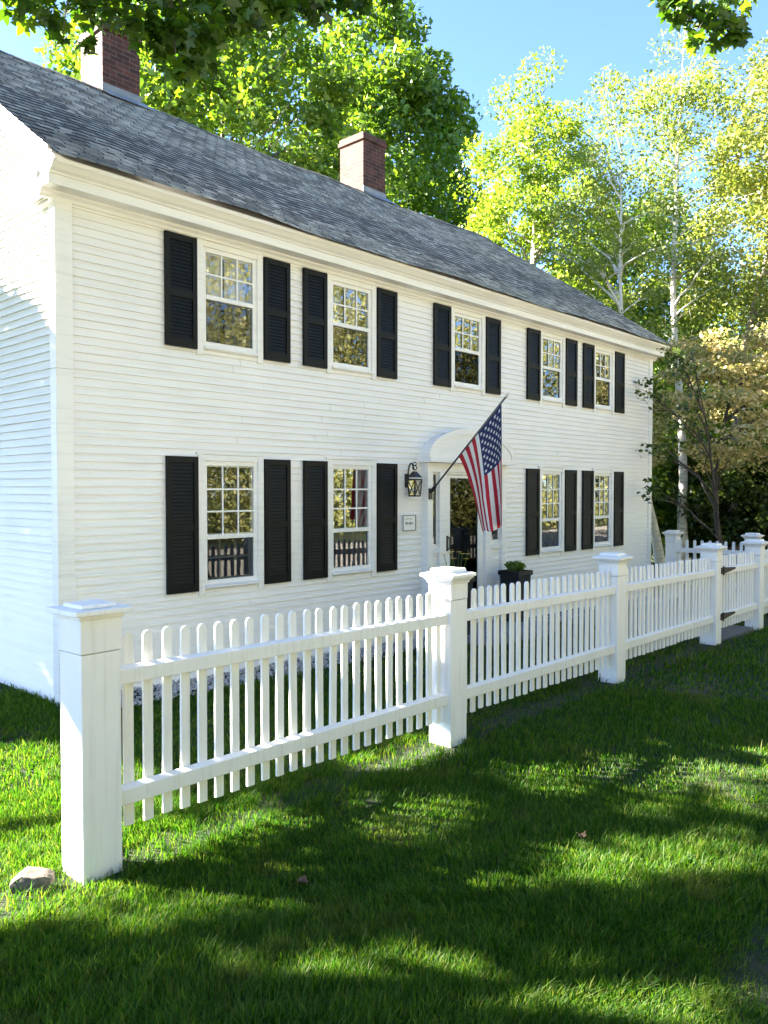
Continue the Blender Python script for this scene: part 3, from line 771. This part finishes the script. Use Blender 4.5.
# pebble strip under the siding
n = 5200
x = rng.uniform(3.2, 14.4, n); y = rng.uniform(D-0.50, D+0.0, n)
P = np.stack([x, y, gz(x)+rng.uniform(0.0, 0.03, n)], 1); s = rng.uniform(0.012, 0.03, n)
oc = np.array([(1, 0, 0), (0, 1, 0), (-1, 0, 0), (0, -1, 0), (0, 0, .7), (0, 0, -.7)], float)
V = (P[:, None, :]+oc[None]*s[:, None, None]*rng.uniform(.7, 1.3, (n, 6, 1))).reshape(-1, 3)
tri = np.array([(0, 1, 4), (1, 2, 4), (2, 3, 4), (3, 0, 4), (1, 0, 5), (2, 1, 5), (3, 2, 5), (0, 3, 5)])
F = (np.arange(n)[:, None, None]*6+tri[None]).reshape(-1, 3)
tag(np_mesh('gravel', V, F, M['pebble'], smooth=True), kind='stuff')
def dry_leaf(x, y, label, s=0.05, rot=0.0):
    m = MB(); z = float(gz(x))+0.045
    pts = []
    for k in range(22):
        a = 2*math.pi*k/22; r = s*(0.62+0.38*abs(math.cos(2.5*a)))
        pts.append((x+r*math.cos(a+rot), y+r*math.sin(a+rot)*0.8, z+0.35*r*math.sin(2*a+1)+0.012))
    m.add([(x, y, z)]+pts, [(0, i+1, (i+1) % 22+1) for i in range(22)])
    o = m.build('dry_leaf', M['dry'], loc=(x, y, z)); tag(o, label, 'leaf', 'dry leaves lying on the lawn')
    so = o.modifiers.new('thickness', 'SOLIDIFY'); so.thickness = 0.002
dry_leaf(2.38, 2.70, 'curled brown leaf alone in the dark grass in front of the first fence panel', 0.032, 0.4)
dry_leaf(3.72, 2.05, 'brown leaf lying farther from the fence in the middle of the lawn', 0.03, 2.2)

# ------------------------------------------------------------------ trees
def limb_pts(a, b, n=7, wob=0.08, lift=0.12):
    a, b = Vector(a), Vector(b); L_ = (b-a).length; out = []
    for i in range(n):
        t_ = i/(n-1); p = a.lerp(b, t_)
        w = wob*L_*math.sin(math.pi*t_)
        out.append(p+Vector((random.uniform(-1, 1)*w*.5, random.uniform(-1, 1)*w*.5, lift*L_*math.sin(math.pi*t_)*.6)))
    return out
def along(pts, z):
    for p, q in zip(pts, pts[1:]):
        if p.z <= z <= q.z: return p.lerp(q, (z-p.z)/max(1e-6, q.z-p.z))
    return pts[-1] if z > pts[-1].z else pts[0]
def clusters(c, r, n, lo=0.45, pw=0.5, shape=None):
    out = []
    while len(out) < n:
        d = Vector((random.gauss(0, 1), random.gauss(0, 1), random.gauss(0, 1))).normalized()
        k = lo+(1-lo)*random.random()**pw
        p = Vector((c[0]+d.x*r[0]*k, c[1]+d.y*r[1]*k, c[2]+d.z*r[2]*k))
        if shape:
            s = shape((p.z-c[2])/r[2]); p.x = c[0]+(p.x-c[0])*s; p.y = c[1]+(p.y-c[1])*s
        out.append(p)
    return out
def tree(name, label, base, trunk, r0, cl, cr, nleaf, lsize, bark, leaf, group=None, flat=0.75, limbs=2, up=0.3, cat='tree', extra=None):
    """trunk: polyline up from the base; cl: leaf-clump centres; cr: clump radius; nleaf: leaves per clump."""
    x, y = base; z = float(gz(x)); t_ = empty(name, (x, y, z)); tag(t_, label, cat, group)
    pts = [Vector(p) for p in trunk]; n = len(pts)
    m = MB()
    fine = []
    for p, q in zip(pts, pts[1:]):
        for k in range(4): fine.append(p.lerp(q, k/4)+Vector((random.uniform(-1, 1), random.uniform(-1, 1), 0))*r0*0.18)
    fine.append(pts[-1]); nf = len(fine)
    rad = [max(0.012, r0*(1-i/(nf-1))**0.8*(1+0.5*math.exp(-i*1.4))) for i in range(nf)]
    m.tube(fine, rad, 10)
    if limbs:
        for c in cl[::limbs]:
            h = math.hypot(c.x-x, c.y-y)
            zt = max(pts[0].z+0.25*(pts[-1].z-pts[0].z), min(pts[-1].z*0.97, c.z-0.55*h))
            a = along(fine, zt); L_ = (c-a).length
            r = max(0.008, min(r0*0.42, 0.012*L_+0.01))
            lp = limb_pts(a, c, 7); m.tube(lp, [r*(1-i/6.0)+0.004 for i in range(7)], 6, cap=False)
            for _ in range(2):
                s = lp[random.randint(3, 5)]
                e = c+Vector((random.gauss(0, 1), random.gauss(0, 1), random.gauss(0, .7)))*cr*0.7
                m.tube(limb_pts(s, e, 4), [r*.4, r*.3, r*.2, .003], 5, cap=False)
    m.build('trunk', bark, t_, smooth=True)
    Vs = []
    for c in cl:
        k = max(4, int(nleaf*random.uniform(0.5, 1.4))); rr = cr*random.uniform(0.65, 1.35)
        p = rng.normal(size=(k, 3)); p /= np.linalg.norm(p, axis=1)[:, None]
        p *= (rng.random(k)**0.4)[:, None]*rr; p[:, 2] *= flat
        Vs.append(np.array(c)+p)
    if extra is not None: Vs.append(extra)
    V, F = leaf_quads(np.concatenate(Vs), lsize, up)
    np_mesh('crown', V, F, leaf, t_)
    return t_

def lit_map(gx, gy):
    """Wanted sun patches at ground points; the unseen maple crown is shaped to them."""
    e = [(1.9, 4.5, .60, 1.3, 0), (1.75, 3.16, .55, .15, -.82), (2.75, 3.42, .36, .16, -.5), (3.3, 2.95, .36, .18, -.6), (4.9, 2.15, .9, .34, -.75), (4.05, 1.52, .45, .13, -.8),
         (3.55, 1.8, .24, .1, -.8), (3.05, 2.2, .2, .08, -.8), (1.45, 2.6, .2, .07, -.8), (1.65, 2.25, .3, .12, -.8), (2.25, 1.88, .22, .12, -.8), (2.65, 1.24, .32, .14, -.8),
         (1.4, 3.55, .25, .2, 0), (2.2, 2.95, .16, .16, 0), (5.2, 2.45, .3, .3, 0), (7.0, 1.1, 1.5, 1.1, 0), (2.2, 5.0, .5, .22, -.5), (6.9, -2.2, 1.3, .75, -.8), (4.2, 3.75, .3, .16, 0)]
    gx0, gy0 = gx, gy
    gx = gx0+0.10*np.sin(gy0*9.1+2*np.sin(gx0*4.7))+0.05*np.sin(gx0*17+gy0*11); gy = gy0+0.10*np.sin(gx0*8.3+1.5*np.sin(gy0*5.9))+0.05*np.sin(gy0*19-gx0*7)
    out = np.zeros_like(gx)
    for x, y, rx, ry, an in e:
        c, s = math.cos(an), math.sin(an); dx, dy = gx-x, gy-y
        q = ((dx*c+dy*s)/(rx+.09))**2+((-dx*s+dy*c)/(ry+.09))**2
        out = np.maximum(out, np.clip(2.9-1.6*q, 0, 1))
    f = np.sin(gx0*15+3*np.sin(gy0*10))*np.sin(gy0*16+3*np.sin(gx0*9))
    out = np.where((gy0 < 3.3) & (gx0 < 5.5), out*np.clip(1.0-1.5*np.clip(f-0.45, 0, 1), 0, 1), out)
    h = np.sin(gx*7.3+2*np.sin(gy*5.1))*np.sin(gy*8.1+1.7*np.sin(gx*4.3))
    return np.maximum(out, np.where((gx < 5.5) & (gy < 3.2), np.clip((h-0.72)*5, 0, .85), 0))

# the big maple left of the house: its crown is set along sun rays to shape the lawn shade, and hangs into the top of the picture
n = 95000
gx = rng.uniform(0.5, 8.0, n); gy = rng.uniform(-3.5, 10.0, n); k = rng.uniform(9.5, 19.5, n)
P = np.stack([gx, gy, np.zeros(n)], 1)+SUN[None]*k[:, None]
lm = lit_map(gx, gy)
keep = (rng.random(n) > lm) & (P[:, 2] > 3.5) & ~((P[:, 0] > 1.6) & (P[:, 1] > 5.5)) & (P[:, 0] < 0.30*P[:, 1])  # leaves left out wherever a sun patch is wanted on the ground
shade = P[keep]
near = [(2.22,5.08,4.81,0.14),(2.33,4.97,4.73,0.10),(2.38,4.91,4.62,0.05),(2.59,4.99,4.93,0.15),(2.62,4.65,4.76,0.14),(2.75,4.51,4.68,0.17),(2.91,4.48,4.63,0.18),(2.98,4.26,4.65,0.17),(2.86,4.38,4.36,0.11),(2.96,4.27,4.44,0.12),(3.24,4.28,4.86,0.17),(3.47,4.18,4.97,0.16),(3.72,4.07,5.09,0.16),(3.97,3.94,5.17,0.15),(4.14,3.76,5.17,0.11),(2.48,4.79,4.56,0.07),
        (2.7,4.7,5.15,.3),(3.0,4.5,5.1,.3),(3.4,4.3,5.3,.3),(3.8,4.1,5.45,.25),(2.3,5.1,5.15,.25)]
nearR = [(4.97,2.12,4.81,0.11),(5.05,2.02,4.72,0.11),(5.16,1.90,4.72,0.15),(5.22,1.84,4.63,0.09),(4.93,2.00,4.53,0.07),(5.12,1.94,4.57,0.06),(4.90,2.19,4.87,0.07),(5.3,1.75,5.0,.2)]
def maple_leaves(spots, dens, size, name, parent):
    """Five-lobed leaves on short stalks, drooping from the twigs."""
    out = []
    for k in range(5):
        a = math.radians(-125+k*62.5); ln = (0.62, 0.92, 1.0, 0.92, 0.62)[k]
        for da, f in ((-0.36, 0.66), (-0.15, 0.82), (0, 1.0), (0.15, 0.82), (0.36, 0.66)):
            out.append((math.sin(a+da)*ln*f, math.cos(a+da)*ln*f))
        if k < 4: b = a+math.radians(31); out.append((math.sin(b)*0.46, math.cos(b)*0.46))
    out += [(0.10, -0.22), (-0.10, -0.22)]
    T = np.array(out)*0.5; nv = len(T)
    Vv = []; Ff = []
    for (x, y, z, r) in spots:
        for _ in range(max(3, int(dens*(r/0.15)**2.2))):
            d = rng.normal(size=3); d /= np.linalg.norm(d); p = np.array([x, y, z])+d*r*rng.random()**0.5
            nr = rng.normal(size=3)*0.75+np.array([0, 0, 0.9]); nr /= np.linalg.norm(nr)
            dn = np.array([rng.normal()*.5, rng.normal()*.5, -0.8]); f = dn-nr*dn.dot(nr); f /= np.linalg.norm(f); sd = np.cross(f, nr)
            s = size*rng.uniform(0.6, 1.25); b = len(Vv)
            Vv.append(p+nr*s*0.05)
            for u, v in T: Vv.append(p+sd*u*s+f*v*s-nr*s*0.22*(u*u*2+max(0, v)**2))
            for i in range(nv): Ff.append((b, b+1+i, b+1+(i+1) % nv))
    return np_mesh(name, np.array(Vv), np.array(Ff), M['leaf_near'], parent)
cl = [Vector(p) for p in rng.permutation(shade[(gx[keep] > 3.6) & (gy[keep] < 6)])[:15]]
big = tree('maple_tree', 'large maple beside the house with leafy boughs hanging over the roof', (-3.2, 9.0), [(-3.2, 9.0, -.1), (-3.25, 9.2, 2.0), (-3.5, 10.0, 4.4), (-3.9, 11.4, 7.5), (-4.5, 13, 10.5)], 0.36,
           cl, 0.5, 4, 0.17, M['bark'], M['leaf_maple'], extra=shade, limbs=4)
m = MB()
trunkp = (-3.45, 9.9, 4.2)
main = limb_pts(trunkp, (2.9, 4.6, 5.25), 9, 0.05, 0.10); m.tube(main, [0.075*(1-i/8)+0.012 for i in range(9)], 7)
m2 = limb_pts(main[-2], (4.1, 3.85, 5.45), 6, 0.05, 0.05); m.tube(m2, [0.02, .017, .014, .011, .008, .005], 6)
for (x, y, z, r) in near: 
    s = min(list(main)[-4:]+m2, key=lambda q: (q-Vector((x, y, z))).length)
    m.tube(limb_pts(s, (x, y, z), 4, 0.05, 0.03), [0.008, .006, .004, .002], 5, cap=False)
m.build('bough', M['bark'], big, smooth=True)
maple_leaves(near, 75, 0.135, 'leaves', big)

cl = clusters((10.4, -1.6, 10.0), (3.2, 3.2, 3.6), 22)
st = tree('maple_tree', 'roadside maple whose bough tip hangs into the top right of the sky', (9.6, -1.0), [(9.6, -1.0, -.3), (9.6, -1.0, 2.4), (9.5, -1.0, 5), (9.6, -1.0, 9)], 0.34, cl, 0.9, 130, 0.17, M['bark'], M['leaf_maple'])
m = MB(); main = limb_pts((9.5, -1.0, 4.2), (5.25, 1.8, 5.15), 9, 0.05, 0.12); m.tube(main, [0.06*(1-i/8)+0.008 for i in range(9)], 7)
for (x, y, z, r) in nearR: m.tube(limb_pts(main[-1], (x, y, z), 4, 0.05, 0.03), [0.008, .006, .004, .002], 5, cap=False)
m.build('bough', M['bark'], st, smooth=True)
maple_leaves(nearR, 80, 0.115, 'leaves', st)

ov = lambda h: 1.0 if h < 0 else 1.0-0.45*h
# maples behind the house
tree('maple_tree', 'tall sunlit maple rising behind the roof between the two chimneys', (13.2, 19.2), [(13.2, 19.2, -.3), (13.3, 19.2, 5), (13.7, 19, 8), (13.9, 19, 13)], 0.36,
     clusters((13.9, 19.0, 9.6), (4.8, 4.8, 6.2), 150, 0.3), 0.95, 440, 0.18, M['bark'], M['leaf_green'])
tree('maple_tree', 'dark green maple behind the roof to the right of the second chimney', (27.6, 25.2), [(27.6, 25.2, -.3), (27.4, 25.2, 7), (27.2, 25.2, 12), (27, 25.2, 18)], 0.45,
     clusters((26.9, 25.2, 13.5), (5.2, 5.2, 11.0), 170, 0.3, 0.5, ov), 1.3, 460, 0.26, M['bark'], M['leaf_maple'])
tree('yellow_tree', 'broad yellow green tree behind the right end of the roof', (24.6, 15.6), [(24.6, 15.6, -.3), (24.6, 15.6, 5), (24.5, 15.5, 10), (24.5, 15.5, 14)], 0.28,
     clusters((24.6, 15.5, 8.4), (3.3, 3.3, 8.0), 260, 0.25, 0.6, lambda h: 1.0 if h < .2 else 1.0-0.35*(h-.2)), 0.68, 300, 0.13, M['palebark'], M['leaf_yellow'], limbs=6)
tree('leafy_tree', 'mid green tree with pale trunks just beyond the right roof corner', (29.0, 13.8), [(29, 13.8, -.4), (29, 13.8, 4), (28.6, 14, 8), (28.4, 14, 11.5)], 0.2,
     clusters((29.3, 13.8, 6.2), (4.2, 4.2, 6.8), 170, 0.3, 0.5, ov), 0.9, 420, 0.15, M['palebark'], M['leaf_green'], limbs=6)
# birches
tree('birch_tree', 'slender upright white birch with wispy top standing against the sky', (21.7, 8.95), [(21.7, 8.95, -.4), (21.7, 9.0, 3), (21.45, 9.2, 7), (21.6, 9.2, 10), (21.75, 9.05, 14.2)], 0.135,
     clusters((21.6, 9.1, 9.6), (1.9, 1.9, 5.6), 110, 0.2, 0.6, lambda h: 1-0.4*max(0, h)), 0.55, 165, 0.09, M['birch'], M['leaf_birch'], limbs=3)
tree('birch_tree', 'white birch leaning left behind the far corner of the house', (18.9, 8.27), [(18.9, 8.27, -.4), (18.75, 8.6, 1.6), (18.5, 9.1, 3.6), (18.8, 9.4, 7), (19.0, 9.5, 10.6)], 0.12,
     clusters((18.9, 9.7, 8.2), (1.7, 1.7, 4.0), 75, 0.2, 0.6, lambda h: 1-0.5*max(0, h)), 0.5, 160, 0.09, M['birch'], M['leaf_birch'], limbs=3)
tree('golden_tree', 'tall golden leaved tree with slanting pale trunk at the right edge', (23.0, 8.1), [(23, 8.1, -.4), (23.0, 8.05, 3.4), (23.1, 7.95, 5.4), (23.8, 7.3, 9.2), (24.0, 7.0, 12.2)], 0.17,
     clusters((24.0, 7.0, 9.4), (3.0, 3.0, 5.3), 150, 0.3, 0.6, ov), 0.75, 300, 0.12, M['palebark'], M['leaf_gold'], limbs=5)
# dogwood with flat layers of cream coloured leaves
cl = []
for _ in range(210):
    a = random.uniform(0, 2*math.pi); r = 3.3*random.random()**0.55; lay = random.choice((2.7, 3.3, 3.9, 4.5, 5.0))
    r *= 1.0 if lay < 4.4 else 0.75
    cl.append(Vector((18.6+r*math.cos(a), 6.2+r*math.sin(a), lay+random.uniform(-.2, .2)-0.03*r*r)))
tree('dogwood_tree', 'low spreading tree with layers of cream coloured leaves behind the side fence', (18.4, 6.6), [(18.4, 6.6, -.4), (18.2, 6.75, 1.0), (18.0, 6.7, 2.2), (18.3, 6.5, 4.2)], 0.085,
     cl, 0.45, 150, 0.09, M['darkbark'], M['leaf_dog'], flat=0.35, up=0.6, limbs=19)
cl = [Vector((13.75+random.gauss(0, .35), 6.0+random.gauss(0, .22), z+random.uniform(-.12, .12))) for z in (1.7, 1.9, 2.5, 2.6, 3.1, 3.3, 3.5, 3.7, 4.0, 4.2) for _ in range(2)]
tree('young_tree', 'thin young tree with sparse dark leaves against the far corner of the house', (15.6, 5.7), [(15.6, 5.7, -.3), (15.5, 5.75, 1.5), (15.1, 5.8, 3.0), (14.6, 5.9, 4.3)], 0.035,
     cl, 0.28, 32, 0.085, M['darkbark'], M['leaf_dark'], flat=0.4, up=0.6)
# understorey; yellow leaves put sunlight into the colour of two shaded bushes
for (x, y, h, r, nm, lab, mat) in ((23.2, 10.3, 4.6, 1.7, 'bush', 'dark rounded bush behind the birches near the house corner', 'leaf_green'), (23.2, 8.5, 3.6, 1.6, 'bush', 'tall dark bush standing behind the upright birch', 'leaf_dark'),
                                   (23.4, 7.0, 4.4, 1.7, 'bush', 'dark bush behind the dogwood at the right edge', 'leaf_dark'), (21.6, 11.0, 3.2, 1.2, 'bush', 'green bush coloured as if sunlit just past the house corner', 'leaf_yellow'),
                                   (25.6, 7.2, 4.9, 1.9, 'bush', 'green bush coloured as if sunlit beyond the dark bushes', 'leaf_yellow')):
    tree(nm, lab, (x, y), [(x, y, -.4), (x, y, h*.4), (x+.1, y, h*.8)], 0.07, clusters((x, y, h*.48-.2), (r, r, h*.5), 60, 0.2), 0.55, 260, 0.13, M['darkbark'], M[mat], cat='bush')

def wood(name, path, depth, h, n, size, mat, ntrunk):
    """A far-off wood that reads as one mass."""
    path = np.array(path, float); seg = np.linalg.norm(np.diff(path, axis=0), axis=1); tot = seg.sum()
    def at(s):
        i = np.searchsorted(np.cumsum(seg), s).clip(0, len(seg)-1); f = (s-np.concatenate([[0], np.cumsum(seg)])[i])/seg[i]
        return path[i]+(path[i+1]-path[i])*f[:, None]
    ncl = max(20, n//160); s = rng.uniform(0, tot, ncl); c = at(s)+rng.normal(size=(ncl, 2))*depth
    hh = h*(0.75+0.25*np.sin(s*0.9)*np.sin(s*0.37+1))
    cz = hh*rng.random(ncl)**0.95
    cen = np.concatenate([c, cz[:, None]], 1)
    idx = rng.integers(0, ncl, n); p = rng.normal(size=(n, 3)); p /= np.linalg.norm(p, axis=1)[:, None]
    p *= (rng.random(n)**0.4*1.5)[:, None]
    V, F = leaf_quads(cen[idx]+p-np.array([0, 0, .3]), size)
    tag(np_mesh(name, V, F, mat), kind='stuff')
wood('woodland', [(30, 34), (41, 22), (46, 12), (46, 2)], 2.2, 13.0, 130000, 0.30, M['leaf_green'], 0)
wood('roadside_wood', [(-22, -17), (10, -17), (34, -16), (60, -10)], 1.6, 17.0, 260000, 0.24, M['leaf_road'], 0)

# ------------------------------------------------------------------ grass
def grass():
    parts = []
    def scatter(n, xf, hmin, hmax, wid):
        X, Y = xf(n)
        ok = ~((X > HX0-0.02) & (Y > D-0.42)) & ~((X > 10.5) & (X < 11.9) & (Y > 3.8)) & (X > 0.28*Y)
        for px in PX:
            qx, qy = turned(px, FY); ok &= ~((np.abs(X-qx) < 0.1) & (np.abs(Y-qy) < 0.1))
        bare = np.sin(X*2.3+1.1*np.sin(Y*1.9))*np.sin(Y*2.7+1.3*np.sin(X*2.9+1))
        wob = 0.35*np.sin(X*17+3*np.sin(Y*13))*np.sin(Y*19)
        soil = ((X-3.4)/.55)**2+((Y-0.93)/.20)**2+wob
        ok &= rng.random(n) > 0.75*np.clip((bare+wob*.5-0.80)/.2, 0, 1)
        ok &= rng.random(n) > 0.85*np.clip(1.35-soil, 0, 1)
        ok &= ~((np.abs(Y-FY-(X-PX[0])*0.035+0.02+wob*.15) < 0.12) & (rng.random(n) < 0.75))
        X, Y = X[ok], Y[ok]; n = len(X)
        tuft = 0.5+0.5*np.sin(X*13+2*np.sin(Y*9))*np.sin(Y*15+2*np.sin(X*7))
        big = 0.5+0.5*np.sin(X*1.9+Y*1.1)*np.sin(Y*2.3-X*.7)
        h = rng.uniform(hmin, hmax, n)*(0.55+0.45*tuft+0.25*big)*np.where(rng.random(n) < 0.05, 1.5, 1.0)
        az = rng.uniform(0, 2*np.pi, n); lean = rng.uniform(0.1, 0.75, n)*h
        dirx = np.cos(az)+0.35*np.sin(X*3.1+Y); diry = np.sin(az)+0.35*np.cos(Y*2.7)
        w = wid*rng.uniform(.6, 1.3, n); fa = az+np.pi/2+rng.normal(size=n)*.5
        wx, wy = np.cos(fa)*w*.5, np.sin(fa)*w*.5
        z0 = gz(X)-0.015
        V = np.zeros((n, 6, 3), np.float32)
        for i, (f, ww, hz) in enumerate(((0, 1.0, 0), (.38, .85, .62), (1.0, .12, .95))):
            cx, cy, cz = X+dirx*lean*f, Y+diry*lean*f, z0+h*hz
            V[:, 2*i] = np.stack([cx-wx*ww, cy-wy*ww, cz], 1); V[:, 2*i+1] = np.stack([cx+wx*ww, cy+wy*ww, cz], 1)
        parts.append(V)
    # wedge-shaped zones on the lawn, nearest first (bearing and distance in the ground plane)
    def wedge(d0, d1, a0=14, a1=72):
        def f(n):
            d = np.sqrt(rng.uniform(d0*d0, d1*d1, n)); a = np.radians(rng.uniform(a0, a1, n))
            return d*np.cos(a), d*np.sin(a)
        return f
    scatter(105000, wedge(2.5, 3.6), 0.030, 0.066, 0.0034)
    scatter(120000, wedge(3.6, 5.2), 0.030, 0.066, 0.0042)
    scatter(95000, wedge(5.2, 8.0), 0.030, 0.065, 0.0062)
    scatter(50000, wedge(8.0, 13.0), 0.035, 0.075, 0.012)
    scatter(20000, wedge(13.0, 24.0, 10, 40), 0.05, 0.10, 0.022)
    V = np.concatenate(parts); n = len(V)
    b = np.arange(n)[:, None]*6
    F = np.concatenate([b+np.array([[0, 1, 3, 2]]), b+np.array([[2, 3, 5, 4]])], 0)
    tag(np_mesh('grass', V.reshape(-1, 3), F, M['grass']), kind='stuff')
grass()

# ------------------------------------------------------------------ sky, sun, camera
w = bpy.data.worlds.new('World'); SC.world = w; w.use_nodes = True
nt = w.node_tree; nt.nodes.clear()
sky = nt.nodes.new('ShaderNodeTexSky'); sky.sky_type = 'NISHITA'; sky.sun_disc = False
sky.sun_elevation = EL; sky.sun_rotation = math.atan2(SUN[0], SUN[1])
sky.air_density = 0.65; sky.dust_density = 0.3; sky.ozone_density = 4.5
bg = nt.nodes.new('ShaderNodeBackground'); bg.inputs[1].default_value = 0.052
ow = nt.nodes.new('ShaderNodeOutputWorld'); nt.links.new(sky.outputs[0], bg.inputs[0]); nt.links.new(bg.outputs[0], ow.inputs[0])
ld = bpy.data.lights.new('sun', 'SUN'); ld.energy = 5.0; ld.angle = math.radians(0.5); ld.color = (1.0, 0.93, 0.80)
sun = bpy.data.objects.new('sun', ld); COL.objects.link(sun)
sun.rotation_euler = Vector(SUN).to_track_quat('Z', 'Y').to_euler(); sun.location = (-10, 16, 20)

cam = bpy.data.cameras.new('camera'); co = bpy.data.objects.new('camera', cam); COL.objects.link(co); SC.camera = co
cam.sensor_fit = 'VERTICAL'; cam.sensor_height = 24.0; cam.lens = 808.0/1024*24.0
cam.clip_start = 0.05; cam.clip_end = 1000
az, pt = math.atan2(1131-384, 808.0), math.atan2(22.0, 808.0)
fw = Vector((math.cos(az)*math.cos(pt), math.sin(az)*math.cos(pt), -math.sin(pt)))
co.location = (0, 0, 1.8); co.rotation_euler = fw.to_track_quat('-Z', 'Y').to_euler()

SC.view_settings.view_transform = 'Standard'; SC.view_settings.look = 'None'
SC.view_settings.exposure = 3.72; SC.view_settings.gamma = 1.0
SC.render.engine = 'CYCLES'
cy = SC.cycles; cy.max_bounces = 7; cy.diffuse_bounces = 4; cy.glossy_bounces = 3; cy.transmission_bounces = 4; cy.transparent_max_bounces = 8
cy.caustics_reflective = False; cy.caustics_refractive = False; cy.sample_clamp_indirect = 8
try: cy.use_denoising = True; cy.denoiser = 'OPENIMAGEDENOISE'
except Exception: pass
